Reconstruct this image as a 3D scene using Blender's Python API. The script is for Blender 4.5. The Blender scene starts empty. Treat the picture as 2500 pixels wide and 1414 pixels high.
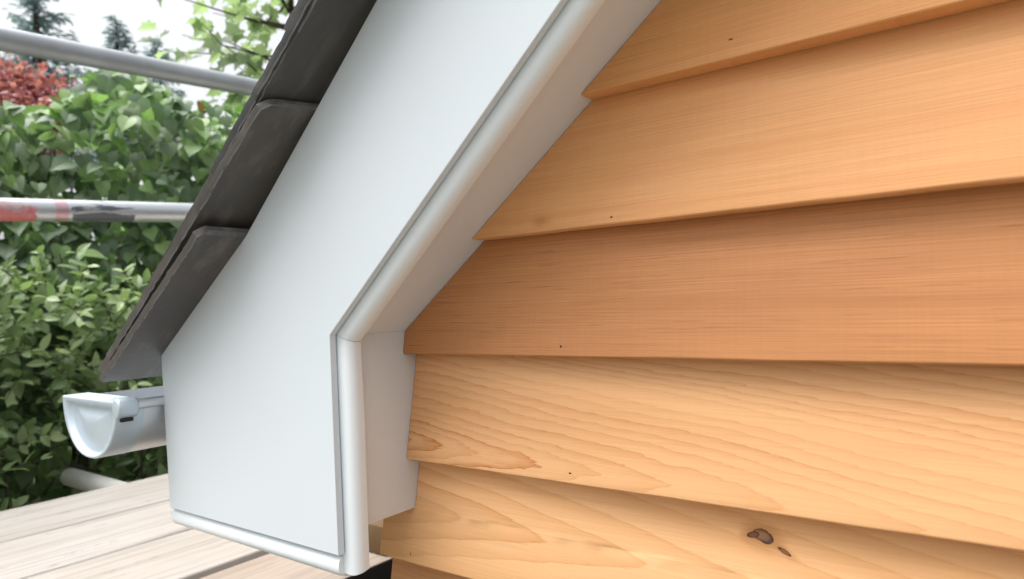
import bpy, bmesh, math, random
import numpy as np
from mathutils import Vector, Matrix, noise as mnoise

SC = bpy.context.scene
COL = SC.collection
rnd = random.Random(11)
nr = np.random.default_rng(7)

# ------------------------------------------------------------------ camera
cam = bpy.data.cameras.new('camera')
cam_ob = bpy.data.objects.new('camera', cam)
COL.objects.link(cam_ob)
RX = Vector((0.80112688, 0.59730856, -0.03765912))      # image right
RD = Vector((-0.0416216, -0.0071677, -0.99910774))      # image down
RF = Vector((-0.59704553, 0.80197949, 0.0191187))       # forward
M3 = Matrix((RX, -RD, -RF)).transposed()
cam_ob.matrix_world = M3.to_4x4()
cam.sensor_width = 36
cam.lens = 1678.32 / 2500 * 36
cam.clip_start = 0.02
cam.clip_end = 500
cam.dof.use_dof = True
cam.dof.focus_distance = 0.50
cam.dof.aperture_fstop = 10.0
SC.camera = cam_ob

# ------------------------------------------------------------------ light
SUN_DIR = Vector((-0.24, -0.26, 0.93)).normalized()
world = bpy.data.worlds.new('World')
SC.world = world
world.use_nodes = True
wt = world.node_tree
bg = wt.nodes['Background']
sky = wt.nodes.new('ShaderNodeTexSky')
sky.sky_type = 'NISHITA'
sky.sun_disc = False
sky.sun_elevation = math.asin(SUN_DIR.z)
sky.sun_rotation = math.atan2(SUN_DIR.x, SUN_DIR.y)
sky.air_density = 1.0
sky.dust_density = 6.0
sky.ozone_density = 1.0
hs = wt.nodes.new('ShaderNodeHueSaturation')
hs.inputs['Saturation'].default_value = 0.16
wt.links.new(sky.outputs[0], hs.inputs['Color'])
wt.links.new(hs.outputs[0], bg.inputs['Color'])
bg.inputs['Strength'].default_value = 0.14
sun = bpy.data.lights.new('sun', 'SUN')
sun.energy = 1.5
sun.angle = math.radians(58)
sun.color = (1.0, 0.96, 0.91)
sun_ob = bpy.data.objects.new('sun', sun)
COL.objects.link(sun_ob)
sun_ob.location = (0, -3, 6)
sun_ob.rotation_euler = SUN_DIR.to_track_quat('Z', 'Y').to_euler()
SC.view_settings.view_transform = 'Standard'
SC.view_settings.look = 'None'
SC.view_settings.gamma = 1.0
SC.view_settings.exposure = 1.0
SC.view_settings.use_curve_mapping = False

GROUND_Z = -2.7
HS = 0.55                                   # the house is drawn at 1/HS and set to size by its root
HG = GROUND_Z / HS
ROOT = Vector((0.2, 0.8, HG))


# ------------------------------------------------------------------ helpers
def tag(o, label=None, cat=None, group=None, kind=None):
    if label: o['label'] = label
    if cat: o['category'] = cat
    if group: o['group'] = group
    if kind: o['kind'] = kind
    return o


def empty(name, loc, label, cat, group=None):
    o = bpy.data.objects.new(name, None)
    o.empty_display_size = 0.1
    COL.objects.link(o)
    o.location = loc
    return tag(o, label, cat, group)


def link_mesh(name, me, mats, parent=None, loc=None):
    o = bpy.data.objects.new(name, me)
    COL.objects.link(o)
    for m in (mats if isinstance(mats, (list, tuple)) else [mats]):
        me.materials.append(m)
    if parent is not None:
        o.parent = parent
        if parent.type == 'EMPTY':
            o.location = -(ROOT if parent.name == 'house' else parent.location)
    if loc is not None:
        o.location = loc
    return o


def bm_obj(name, bm, mats, parent=None, smooth=False, loc=None, angle=None):
    bmesh.ops.recalc_face_normals(bm, faces=bm.faces)
    me = bpy.data.meshes.new(name)
    bm.to_mesh(me)
    bm.free()
    if smooth:
        me.polygons.foreach_set('use_smooth', [True] * len(me.polygons))
        if angle:
            me.set_sharp_from_angle(angle=math.radians(angle))
    return link_mesh(name, me, mats, parent, loc)


def prism(pts2, a0, a1, fn, bm=None):
    """closed polygon pts2 extruded from a0 to a1; fn(p, a) -> 3D"""
    bm = bm or bmesh.new()
    lo = [bm.verts.new(fn(p, a0)) for p in pts2]
    hi = [bm.verts.new(fn(p, a1)) for p in pts2]
    n = len(pts2)
    bm.faces.new(lo)
    bm.faces.new(hi[::-1])
    for i in range(n):
        j = (i + 1) % n
        bm.faces.new((lo[i], hi[i], hi[j], lo[j]))
    return bm


def box(x0, x1, y0, y1, z0, z1, bm=None):
    return prism([(x0, z0), (x1, z0), (x1, z1), (x0, z1)], y0, y1, lambda p, a: (p[0], a, p[1]), bm)


def bevel_all(bm, w, seg=2, ang=25):
    bmesh.ops.recalc_face_normals(bm, faces=bm.faces)
    ed = [e for e in bm.edges if len(e.link_faces) == 2 and e.calc_face_angle() > math.radians(ang)]
    bmesh.ops.bevel(bm, geom=ed, offset=w, segments=seg, affect='EDGES', profile=0.5, clamp_overlap=True)
    return bm


# ------------------------------------------------------------------ shader helper
class NT:
    def __init__(self, name):
        self.mat = bpy.data.materials.new(name)
        self.mat.use_nodes = True
        self.t = self.mat.node_tree
        self.b = self.t.nodes['Principled BSDF']
        self.out = self.t.nodes['Material Output']
        self.tc = self.t.nodes.new('ShaderNodeTexCoord')

    def node(self, ty, **kw):
        n = self.t.nodes.new(ty)
        for k, v in kw.items():
            setattr(n, k, v)
        return n

    def put(self, sock, v):
        if isinstance(v, bpy.types.NodeSocket):
            self.t.links.new(v, sock)
        elif v is not None:
            if hasattr(sock, 'default_value'):
                if isinstance(v, (tuple, list)) and len(v) == 3 and sock.type == 'RGBA':
                    v = (*v, 1.0)
                sock.default_value = v

    def m(self, op, a, b=None, c=None, clamp=False):
        n = self.node('ShaderNodeMath', operation=op, use_clamp=clamp)
        self.put(n.inputs[0], a)
        if b is not None: self.put(n.inputs[1], b)
        if c is not None: self.put(n.inputs[2], c)
        return n.outputs[0]

    def obj(self):
        return self.tc.outputs['Object']

    def xyz(self):
        n = self.node('ShaderNodeSeparateXYZ')
        self.put(n.inputs[0], self.obj())
        return n.outputs

    def scale(self, s, rot=(0, 0, 0), loc=(0, 0, 0)):
        n = self.node('ShaderNodeMapping')
        self.put(n.inputs[0], self.obj())
        n.inputs['Scale'].default_value = s
        n.inputs['Rotation'].default_value = rot
        n.inputs['Location'].default_value = loc
        return n.outputs[0]

    def noise(self, vec, sc=1.0, detail=2.0, rough=0.5, dist=0.0):
        n = self.node('ShaderNodeTexNoise')
        self.put(n.inputs['Vector'], vec)
        n.inputs['Scale'].default_value = sc
        n.inputs['Detail'].default_value = detail
        n.inputs['Roughness'].default_value = rough
        n.inputs['Distortion'].default_value = dist
        return n.outputs[0]

    def ramp(self, f, stops, interp='LINEAR'):
        n = self.node('ShaderNodeValToRGB')
        n.color_ramp.interpolation = interp
        e = n.color_ramp.elements
        while len(e) < len(stops):
            e.new(0.5)
        for i, (p, c) in enumerate(stops):
            e[i].position = p
            e[i].color = (c, c, c, 1) if not isinstance(c, (tuple, list)) else (*c, 1)
        self.put(n.inputs[0], f)
        return n.outputs[0]

    def mix(self, f, a, b, mode='MIX'):
        n = self.node('ShaderNodeMix', data_type='RGBA', blend_type=mode)
        self.put(n.inputs[0], f)
        self.put(n.inputs[6], a)
        self.put(n.inputs[7], b)
        return n.outputs[2]

    def bump(self, h, strength=0.3, dist=0.001, normal=None):
        n = self.node('ShaderNodeBump')
        n.inputs['Strength'].default_value = strength
        n.inputs['Distance'].default_value = dist
        self.put(n.inputs['Height'], h)
        if normal is not None:
            self.put(n.inputs['Normal'], normal)
        return n.outputs[0]

    def fin(self, color=None, rough=None, metal=None, normal=None, spec=None):
        self.put(self.b.inputs['Base Color'], color)
        self.put(self.b.inputs['Roughness'], rough)
        self.put(self.b.inputs['Metallic'], metal)
        self.put(self.b.inputs['Normal'], normal)
        if spec is not None:
            self.b.inputs['Specular IOR Level'].default_value = spec
        return self.mat


def cedar(name, light, dark, spacing, zc, d=0.03, slope=0.0, taper=0.0, a1=0.02, a2=0.004, s1=(2.0, 1, 7.0),
          contrast=0.8, fibre=0.35, seed=0.0, holes=(), knots=(), stains=(), tint=None, edge_soft=0.55, dashes=0.0, crossg=0.4, boldleft=0.0, n2s=(9, 1, 60), irreg=2.2, bands=0.0):
    t = NT(name)
    X, Y, Z = t.xyz()
    n1 = t.noise(t.scale(s1, loc=(seed, 0, seed * 1.7)), 1.0, 2.0, 0.5)
    n2 = t.noise(t.scale(n2s, loc=(seed * 2, 0, seed)), 1.0, 3.0, 0.6)
    n5 = t.noise(t.scale((30, 1, 260), loc=(seed * 2, 0, seed)), 1.0, 2.0, 0.6)
    zz = t.m('ADD', t.m('SUBTRACT', Z, zc), t.m('MULTIPLY', X, slope))
    zz = t.m('ADD', zz, t.m('MULTIPLY', t.m('SUBTRACT', n1, 0.5), a1))
    kn_col = []
    for kx, kz, kr in stains:                      # grain bends round a knot
        dx = t.m('SUBTRACT', X, kx)
        dz = t.m('SUBTRACT', Z, kz)
        q = t.m('ADD', t.m('MULTIPLY', t.m('MULTIPLY', dx, dx), 0.35), t.m('MULTIPLY', dz, dz))
        g = t.m('POWER', 2.718, t.m('MULTIPLY', q, -1.0 / (kr * kr)))
        kn_col.append(g)
        zz = t.m('ADD', zz, t.m('MULTIPLY', g, kr * 0.5))
    rr = t.m('SQRT', t.m('ADD', t.m('MULTIPLY', zz, zz), d * d))
    rr = t.m('ADD', rr, t.m('MULTIPLY', X, taper))
    wl = t.ramp(t.m('ADD', X, 0.75), [(0.0, 1.0), (0.55, 1.0 if boldleft == 0 else 0.32)])
    rr = t.m('ADD', rr, t.m('MULTIPLY', wl, t.m('MULTIPLY', t.m('SUBTRACT', n2, 0.5), a2)))
    rr = t.m('ADD', rr, t.m('MULTIPLY', t.m('SUBTRACT', n5, 0.5), a2 * 0.35))
    wv = t.node('ShaderNodeCombineXYZ')
    t.put(wv.inputs[0], t.m('MULTIPLY', rr, 0.21 / spacing))
    wv.inputs[1].default_value = seed * 3.3
    vv = t.m('ADD', t.m('DIVIDE', rr, spacing), t.m('MULTIPLY', t.noise(wv.outputs[0], 1.0, 1.0), irreg))
    fr = t.m('FRACT', vv)
    wn = t.node('ShaderNodeTexWhiteNoise', noise_dimensions='1D')
    t.put(wn.inputs['W'], t.m('ADD', t.m('FLOOR', vv), seed * 11.0))
    ring = t.ramp(fr, [(0.0, 0.0), (edge_soft, 0.16), (0.86, 0.62), (0.95, 1.0), (1.0, 0.05)])
    ring = t.m('MULTIPLY', ring, t.m('ADD', 0.45, t.m('MULTIPLY', wn.outputs['Value'], 0.75)))
    vary = t.noise(t.scale((1.4, 1, 14), loc=(seed * 3, 0, 4)), 1.0, 2.0)
    ring = t.m('MULTIPLY', ring, t.ramp(vary, [(0.3, 0.45), (0.65, 1.0)]))
    if boldleft > 0:
        ring = t.m('MULTIPLY', ring, t.ramp(t.m('ADD', X, 0.75), [(0.0, 1.0 + boldleft), (0.45, 1.0)]))
    fib = t.noise(t.scale((7, 30, 620), loc=(seed, 0, 0)), 1.0, 3.0, 0.65)
    cross = t.noise(t.scale((260, 1, 8), loc=(seed, 0, 0)), 1.0, 2.0, 0.5)
    patch = t.noise(t.scale((1.6, 1, 9), loc=(seed * 5, 0, 2)), 1.0, 3.0, 0.55)
    col = t.mix(t.m('MULTIPLY', ring, contrast, clamp=True), light, dark)
    mid = tuple((l * 0.45 + k * 0.55) for l, k in zip(light, dark))
    col = t.mix(t.ramp(patch, [(0.38, 0.0), (0.72, 0.55)]), col, mid)
    fm = t.ramp(fib, [(0.30, 1.0 - fibre * 0.42), (0.70, 1.0 + fibre * 0.16)])
    col = t.mix(1.0, col, fm, 'MULTIPLY')
    cm = t.ramp(cross, [(0.3, 1.0 - 0.05 * crossg), (0.7, 1.0 + 0.03 * crossg)])
    col = t.mix(1.0, col, cm, 'MULTIPLY')
    if bands > 0:
        bd = t.noise(t.scale((0.6, 1, 38), loc=(seed, 1, seed)), 1.0, 2.0, 0.6)
        col = t.mix(t.ramp(bd, [(0.52, 0.0), (0.68, bands)]), col, mid)
    if dashes > 0:
        ds = t.noise(t.scale((14, 1, 420), loc=(seed, 3, 1)), 1.0, 2.0, 0.6)
        col = t.mix(t.m('MULTIPLY', t.ramp(ds, [(0.655, 0.0), (0.72, 1.0)]), dashes), col, tuple(c * 0.45 for c in dark))
    for g in kn_col:
        col = t.mix(t.m('MULTIPLY', g, 0.55), col, tuple(c * 0.75 for c in dark))
    hgt = t.m('ADD', t.m('MULTIPLY', ring, -0.8), t.m('MULTIPLY', fib, 0.5))
    for hx, hz, hw, hh in holes:
        ex = t.m('DIVIDE', t.m('SUBTRACT', X, hx), hw)
        ez = t.m('DIVIDE', t.m('SUBTRACT', Z, hz), hh)
        q = t.m('ADD', t.m('POWER', t.m('ABSOLUTE', ex), 3.0), t.m('POWER', t.m('ABSOLUTE', ez), 3.0))
        msk = t.m('LESS_THAN', q, 1.0)
        col = t.mix(msk, col, (0.03, 0.012, 0.006))
        hgt = t.m('SUBTRACT', hgt, t.m('MULTIPLY', msk, 3.0))
    wob = t.noise(t.scale((90, 1, 90)), 1.0, 3.0, 0.6)
    for kx, kz, ka, kb, rot, inner in knots:
        dx = t.m('SUBTRACT', X, kx)
        dz = t.m('SUBTRACT', Z, kz)
        c, s = math.cos(rot), math.sin(rot)
        u = t.m('ADD', t.m('MULTIPLY', dx, c / ka), t.m('MULTIPLY', dz, s / ka))
        v = t.m('ADD', t.m('MULTIPLY', dx, -s / kb), t.m('MULTIPLY', dz, c / kb))
        q = t.m('SQRT', t.m('ADD', t.m('MULTIPLY', u, u), t.m('MULTIPLY', v, v)))
        q = t.m('ADD', q, t.m('MULTIPLY', t.m('SUBTRACT', wob, 0.5), 0.9))
        body = t.ramp(q, [(0.92, 1.0), (1.06, 0.0)])
        halo = t.ramp(q, [(1.0, 0.6), (2.3, 0.0)]) if False else t.m('MULTIPLY', t.m('SUBTRACT', 1.0, t.m('DIVIDE', q, 2.6), clamp=True), 0.75)
        col = t.mix(halo, col, tuple(k * 0.72 for k in dark))
        kc = t.mix(t.ramp(q, [(0.55, 0.0), (0.85, 1.0)]), inner, (0.035, 0.016, 0.01))
        col = t.mix(body, col, kc)
        hgt = t.m('SUBTRACT', hgt, t.m('MULTIPLY', body, 1.6))
    nb = t.bump(hgt, 0.35, 0.0006)
    return t.fin(col, t.ramp(fib, [(0.3, 0.62), (0.7, 0.50)]), 0.0, nb, 0.3)


def upvc(name, col=(0.615, 0.672, 0.72), rough=0.34, clean=False):
    t = NT(name)
    n = t.noise(t.scale((5, 5, 5)), 1.0, 4.0, 0.6)
    sm = t.noise(t.scale((3, 3, 16), rot=(0, 0.7, 0)), 1.0, 3.0, 0.7)
    c = t.mix(t.ramp(n, [(0.35, 0.0), (0.7, 1.0)]), col, tuple(k * 0.985 for k in col))
    if clean:
        return t.fin(c, rough, 0.0, None, 0.5)
    speck = t.noise(t.scale((1, 1, 1)), 170, 2.0)
    c = t.mix(t.ramp(speck, [(0.76, 0.0), (0.80, 0.35)]), c, (0.45, 0.44, 0.42))
    return t.fin(c, t.ramp(sm, [(0.3, rough - 0.02), (0.7, rough + 0.04)]), 0.0, None, 0.5)


def slate(name, col, warm, seed):
    t = NT(name)
    n = t.noise(t.scale((6, 6, 6), loc=(seed, 0, 0)), 1.0, 5.0, 0.62)
    f = t.noise(t.scale((140, 140, 140)), 1.0, 4.0, 0.7)
    st = t.noise(t.scale((10, 32, 10), loc=(0, seed, 0)), 1.0, 3.0, 0.6)
    c = t.mix(t.ramp(n, [(0.35, 0.0), (0.68, 1.0)]), col, warm)
    c = t.mix(t.ramp(st, [(0.52, 0.0), (0.72, 0.6)]), c, tuple(k * 1.9 for k in warm))
    c = t.mix(t.ramp(f, [(0.62, 0.0), (0.80, 0.30)]), c, (0.16, 0.15, 0.14))
    return t.fin(c, t.ramp(n, [(0.3, 0.34), (0.7, 0.54)]), 0.0, t.bump(f, 0.45, 0.0008, t.bump(n, 0.25, 0.004)), 0.5)


def metal(name, col, rough, streak_axis='Y', amount=0.10, scratches=True):
    t = NT(name)
    sc = {'Y': (60, 3, 60), 'X': (3, 60, 60)}[streak_axis]
    n = t.noise(t.scale(sc), 1.0, 3.0, 0.6)
    bl = t.noise(t.scale((9, 5, 9)), 1.0, 4.0, 0.6)
    c = t.mix(t.ramp(bl, [(0.35, 0.0), (0.7, 1.0)]), col, tuple(k * (1 - amount * 2) for k in col))
    c = t.mix(t.ramp(n, [(0.55, 0.0), (0.75, amount * 3)]), c, tuple(k * 0.72 for k in col))
    return t, c, t.ramp(bl, [(0.3, rough - 0.06), (0.7, rough + 0.08)]), t.bump(n, 0.08, 0.0005)


# ------------------------------------------------------------------ materials of the house
M_pvc = upvc('white_plastic_board')
M_trim = upvc('white_plastic_trim', (0.755, 0.805, 0.84), 0.30, True)
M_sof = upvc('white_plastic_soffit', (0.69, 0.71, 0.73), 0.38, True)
t = NT('sheathing')
M_sheath = t.fin(t.mix(t.noise(t.scale((3, 3, 3))), (0.10, 0.075, 0.05), (0.16, 0.12, 0.08)), 0.8)
t = NT('render_wall')
M_side = t.fin(t.mix(t.noise(t.scale((8, 8, 8)), 1, 4), (0.35, 0.30, 0.25), (0.45, 0.40, 0.34)), 0.9)

CED = [
    # z0 of the lip, material
    (0.388, cedar('cedar_upper', (0.76, 0.365, 0.145), (0.50, 0.185, 0.055), 0.0038, 0.2, 0.02, 0.01, 0.0, 0.02, 0.002, contrast=0.42, seed=8, fibre=0.35)),
    (0.238, cedar('cedar_straight_grain', (0.76, 0.37, 0.145), (0.50, 0.185, 0.055), 0.0036, 0.10, 0.02, -0.025, 0.0, 0.02, 0.0015,
                  contrast=0.42, seed=3, fibre=0.35, bands=0.5, holes=[(-0.228, 0.2585, 0.0022, 0.0008)])),
    (0.084, cedar('cedar_quarter_sawn', (0.80, 0.41, 0.18), (0.58, 0.225, 0.07), 0.0032, -0.05, 0.02, -0.02, 0.0, 0.012, 0.0012,
                  contrast=0.36, seed=1, fibre=0.28, bands=0.6, crossg=0.3, holes=[(-0.371, 0.0925, 0.0016, 0.0009)], stains=[(-0.468, 0.098, 0.007)])),
    (-0.067, cedar('cedar_red_heartwood', (0.56, 0.248, 0.098), (0.24, 0.072, 0.02), 0.0034, -0.2, 0.02, 0.012, 0.0, 0.012, 0.0016,
                   contrast=0.28, seed=5, fibre=0.34, bands=0.5, holes=[(-0.446, -0.0545, 0.0014, 0.0014)], dashes=0.32)),
    (-0.217, cedar('cedar_wavy_grain', (0.76, 0.425, 0.205), (0.50, 0.18, 0.045), 0.0105, -0.214, 0.012, 0.03, 0.105, 0.022, 0.016, (2.6, 1, 7),
                   contrast=0.80, seed=2, fibre=0.20, edge_soft=0.45, holes=[(-0.440, -0.2045, 0.0018, 0.0009)], crossg=0.15, boldleft=0.35, n2s=(9, 1, 24), irreg=3.0)),
    (-0.367, cedar('cedar_flame_grain', (0.79, 0.455, 0.225), (0.57, 0.24, 0.07), 0.0240, -0.318, 0.010, 0.04, 0.15, 0.024, 0.012, (2.6, 1, 6),
                   contrast=0.78, seed=6.4, fibre=0.22, edge_soft=0.40, holes=[(-0.712, -0.350, 0.0008, 0.0016)], crossg=0.15, boldleft=0.2, stains=[(-0.2235, -0.2475, 0.011)], n2s=(8, 1, 22), irreg=2.6,
                   knots=[(-0.2235, -0.2475, 0.0105, 0.0068, -0.25, (0.20, 0.105, 0.06)), (-0.2335, -0.2475, 0.0070, 0.0030, 0.2, (0.16, 0.07, 0.03)),
                          (-0.2020, -0.2585, 0.0070, 0.0022, -0.45, (0.25, 0.09, 0.03))])),
    (-0.517, cedar('cedar_lower', (0.58, 0.30, 0.13), (0.38, 0.15, 0.05), 0.0080, -0.5, 0.02, 0.04, 0.06, 0.02, 0.004, contrast=0.6, seed=9)),
    (-0.667, cedar('cedar_bottom', (0.55, 0.26, 0.11), (0.36, 0.13, 0.04), 0.0060, -0.6, 0.02, 0.03, 0.05, 0.02, 0.004, contrast=0.6, seed=4)),
]
LIPS = {0.388: 0.390, 0.238: 0.2381, 0.084: 0.0843, -0.067: -0.067, -0.217: -0.2169, -0.367: -0.3625, -0.517: -0.512, -0.667: -0.662}

# ------------------------------------------------------------------ ground
bm = bmesh.new()
g = 150
vs = [bm.verts.new(p) for p in ((-g, -g, GROUND_Z), (g, -g, GROUND_Z), (g, g, GROUND_Z), (-g, g, GROUND_Z))]
bm.faces.new(vs)
t = NT('lawn')
gn = t.noise(t.scale((3, 3, 3)), 1, 6, 0.6)
M_ground = t.fin(t.mix(gn, (0.05, 0.075, 0.025), (0.11, 0.12, 0.05)), 0.9)
tag(bm_obj('ground', bm, M_ground), kind='structure')

# unseen pale sheet added to bounce fill light up under the eaves
bm = box(-1.6, 9, -9, 4.2, GROUND_Z + 0.001, GROUND_Z + 0.06)
t = NT('bounce_paving')
pn = t.noise(t.scale((2, 2, 2)), 1, 5, 0.6)
M_bounce = t.fin(t.mix(pn, (0.15, 0.135, 0.12), (0.22, 0.20, 0.175)), 0.85)
tag(bm_obj('bounce_paving', bm, M_bounce), kind='structure')

# ================================================================== HOUSE
house = empty('house', ROOT * HS, 'cedar clad house corner with sloping white bargeboard, dark roof tiles and metal gutter', 'house')
house.scale = (HS, HS, HS)

# --- gable wall and its boards
bm = bmesh.new()
SL = 0.888


def soffit_x(z):
    return -0.7125 + (z + 0.0345) / SL


prism([(-0.772, HG), (2.2, HG), (2.2, 2.5), (-0.70, -0.06), (-0.705, -0.30), (-0.772, -0.30)], 0.7245, 0.80, lambda p, a: (p[0], a, p[1]), bm)
gable = bm_obj('gable_wall', bm, M_sheath, house)


def left_x(z):
    if z > -0.0345:
        return soffit_x(z) + 0.0014
    if z > -0.2880:
        return -0.7112
    return -0.7735


def make_board(z0, mat, zn):
    """bevel siding: thick lip at z0, thin under the next board"""
    top = zn + 0.016 if zn else z0 + 0.166
    span = (zn or z0 + 0.151) - z0
    zs = [z0, z0 + 0.0007, z0 + 0.002, z0 + 0.0045, z0 + 0.0195, z0 + 0.0225]
    zs += [z0 + 0.03 + (top - z0 - 0.03) * i / 8 for i in range(9)]
    for b in (-0.0345, -0.2880, -0.28795):
        if z0 < b < top:
            zs.append(b)
    zs = sorted(set(zs))
    r = 0.0035
    rows = []
    NX = 90
    for z in zs:
        k = (z - z0) / span
        yf = 0.690 + 0.0280 * k
        dz = z - z0
        if dz < r:
            yf += r - math.sqrt(max(0, r * r - (r - dz) ** 2))
        yb = 0.7165 if dz < 0.02 else 0.7238
        xl = left_x(z)
        rows.append((z, yf, yb, xl))
    bm = bmesh.new()
    F, B = [], []
    sd = z0 * 37.1
    for (z, yf, yb, xl) in rows:
        fr, br = [], []
        for i in range(NX + 1):
            u = i / NX
            x = xl + (2.2 - xl) * (u ** 1.7)
            w = 0.0007 * mnoise.noise((x * 2.3, sd, 0)) + 0.00035 * mnoise.noise((x * 9, sd, z * 14))
            dzz = 0.0
            if z - z0 < 0.004:
                dzz = 0.0006 * mnoise.noise((x * 11, sd + 5, 0)) + 0.0003 * mnoise.noise((x * 60, sd, 2))
            fr.append(bm.verts.new((x, yf + w, z + dzz)))
            br.append(bm.verts.new((x, yb, z + dzz)))
        F.append(fr)
        B.append(br)
    n = len(rows)
    for j in range(n - 1):
        for i in range(NX):
            bm.faces.new((F[j][i], F[j][i + 1], F[j + 1][i + 1], F[j + 1][i]))
        bm.faces.new((F[j][0], F[j + 1][0], B[j + 1][0], B[j][0]))
        bm.faces.new((F[j][NX], B[j][NX], B[j + 1][NX], F[j + 1][NX]))
    for i in range(NX):
        bm.faces.new((F[0][i], B[0][i], B[0][i + 1], F[0][i + 1]))
        bm.faces.new((F[-1][i], F[-1][i + 1], B[-1][i + 1], B[-1][i]))
    # back, split so it follows the rebate
    for j in range(n - 1):
        for i in range(NX):
            bm.faces.new((B[j][i], B[j + 1][i], B[j + 1][i + 1], B[j][i + 1]))
    return bm_obj('cladding_board', bm, mat, gable, smooth=True, angle=32)


prev = None
UP = [(0.988, CED[1][1]), (0.838, CED[2][1]), (0.688, CED[1][1]), (0.538, CED[3][1])]
LIPS.update({k: k for k, _ in UP})
for key, mat in UP + CED:
    z0 = LIPS[key]
    make_board(z0, mat, prev)
    prev = z0

# --- side wall
bm = box(-0.772, -0.70, 0.805, 4.0, HG, -0.289)
bm_obj('side_wall', bm, M_side, house)

# --- bargeboard: flat face panel of the box end
P_Y, P_T = 0.572, 0.010
XR = 2.2
bm = bmesh.new()
poly = [(-1.1483, -0.3178), (-0.7190, -0.3166), (-0.7224, -0.0330), (XR, -0.0330 + 0.886 * (XR + 0.7224)),
        (XR, 0.1107 + 0.8925 * (XR + 0.9054) + 0.002), (-0.9054, 0.1117), (-1.1640, -0.0665)]
prism(poly, P_Y, P_Y + P_T, lambda p, a: (p[0], a, p[1]), bm)
bevel_all(bm, 0.0011, 2, 40)
barge = bm_obj('bargeboard', bm, M_pvc, house, smooth=True, angle=20)


# --- edge trims: rounded profile swept along an edge
def trim_profile(r=0.0135, w=0.0224, y0=0.5834, y1=0.6045, back=-0.012):
    pts = [(back, y0)]
    cx, cy = w - r, y0 + r
    for i in range(11):
        a = math.pi / 2 * i / 10
        pts.append((cx + r * math.sin(a), cy - r * math.cos(a)))
    pts.append((w, y1 - 0.001))
    pts.append((w - 0.001, y1))
    pts.append((back, y1))
    return pts


def sweep(path_fn, stations, prof, bm):
    rings = []
    for s in stations:
        rings.append([bm.verts.new(path_fn(s, p)) for p in prof])
    n = len(prof)
    for a, b in zip(rings[:-1], rings[1:]):
        for i in range(n):
            j = (i + 1) % n
            bm.faces.new((a[i], b[i], b[j], a[j]))
    bm.faces.new(rings[0])
    bm.faces.new(rings[-1][::-1])
    return bm


TP = trim_profile()
ang_s = math.atan(0.893)
dir_s = Vector((math.cos(ang_s), math.sin(ang_s)))
n_s = Vector((dir_s.y, -dir_s.x))
C0 = Vector((-0.7224, -0.0330))
# mitre line between vertical (n = +x) and slope (n = n_s)
bis = (Vector((1, 0)) + n_s).normalized()
mk = 1.0 / bis.dot(Vector((1, 0)))


def mitre(n):
    return C0 + bis * (n * mk)


bm = bmesh.new()


def vert_path(s, p):
    n, y = p
    m = mitre(n)
    if s == 'm':
        return (m.x, y, m.y - 0.0003)
    k = 1.0
    z = -0.3440 + 0.25 * (y - 0.585)
    xx = C0.x + n + 0.0030
    if s == 'b':
        # rounded lower end
        return (C0.x + 0.0026 + (n - 0.005) * 0.80 + 0.005, y + 0.0016 if y < 0.59 else y - 0.0008, z)
    return (xx, y, z + s)


sweep(vert_path, ['b', 0.0016, 0.005, 0.05, 0.12, 0.2, 'm'], TP, bm)
bm_obj('edge_trim', bm, M_trim, barge, smooth=True, angle=40)
bm = bmesh.new()


def slope_path(s, p):
    n, y = p
    m = mitre(n)
    if s == 0:
        return (m.x, y, m.y + 0.0003)
    q = C0 + dir_s * s + n_s * n
    return (q.x, y, q.y)


sweep(slope_path, [0, 0.05, 0.15, 0.3, 0.45, 0.6, 0.8, 1.0, 1.5, 3.9], TP, bm)
bm_obj('edge_trim', bm, M_trim, barge, smooth=True, angle=40)

bm = bmesh.new()
BP = []
for i in range(17):
    a_ = math.radians(-95 + 185 * i / 16)
    ca, sa = math.cos(a_), math.sin(a_)
    BP.append((0.0153 + 0.0145 * math.copysign(abs(sa) ** 0.85, sa), 0.5896 - 0.0146 * math.copysign(abs(ca) ** 0.85, ca)))
BP += [(0.0298, 0.6040), (0.0288, 0.6052), (0.0009, 0.6052)]


def base_path(s, p):
    n, y = p
    if s in ('l0', 'l1'):
        f = {'l0': 0.62, 'l1': 0.92}[s]
        x = {'l0': -1.1560, 'l1': -1.1535}[s]
        return (x, 0.5896 + (y - 0.5896) * f, -0.3184 - (0.0153 + (n - 0.0153) * f))
    return (s, y, -0.3184 - n)


sweep(base_path, ['l0', 'l1', -1.1490, -0.95, -0.7235], BP, bm)
bm_obj('base_trim', bm, M_trim, barge, smooth=True, angle=40)

# --- raking soffit, return and underside of the box end
n_so = Vector((math.sin(math.atan(SL)), -math.cos(math.atan(SL))))
d_so = Vector((math.cos(math.atan(SL)), math.sin(math.atan(SL))))
S0 = Vector((-0.7125, -0.0345))
bm = bmesh.new()
a = S0
b = S0 + d_so * 3.9
up = -n_so * 0.009
prism([tuple(a), tuple(b), tuple(b + up), tuple(a + up)], 0.6035, 0.7230, lambda p, y: (p[0], y, p[1]), bm)
bm_obj('soffit', bm, M_sof, house)
bm = box(-0.7210, -0.7120, 0.6035, 0.7230, -0.2879, -0.0345)
bevel_all(bm, 0.0008, 2)
bm_obj('return_panel', bm, M_sof, house, smooth=True, angle=30)
bm = box(-1.1440, -0.7212, 0.6050, 0.8000, -0.2870, -0.2780)
bm_obj('box_underside', bm, M_sof, house)
bm = box(-1.1600, -1.1450, 0.6050, 4.0, -0.3160, -0.0960)
bm_obj('fascia', bm, M_pvc, house)

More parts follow.
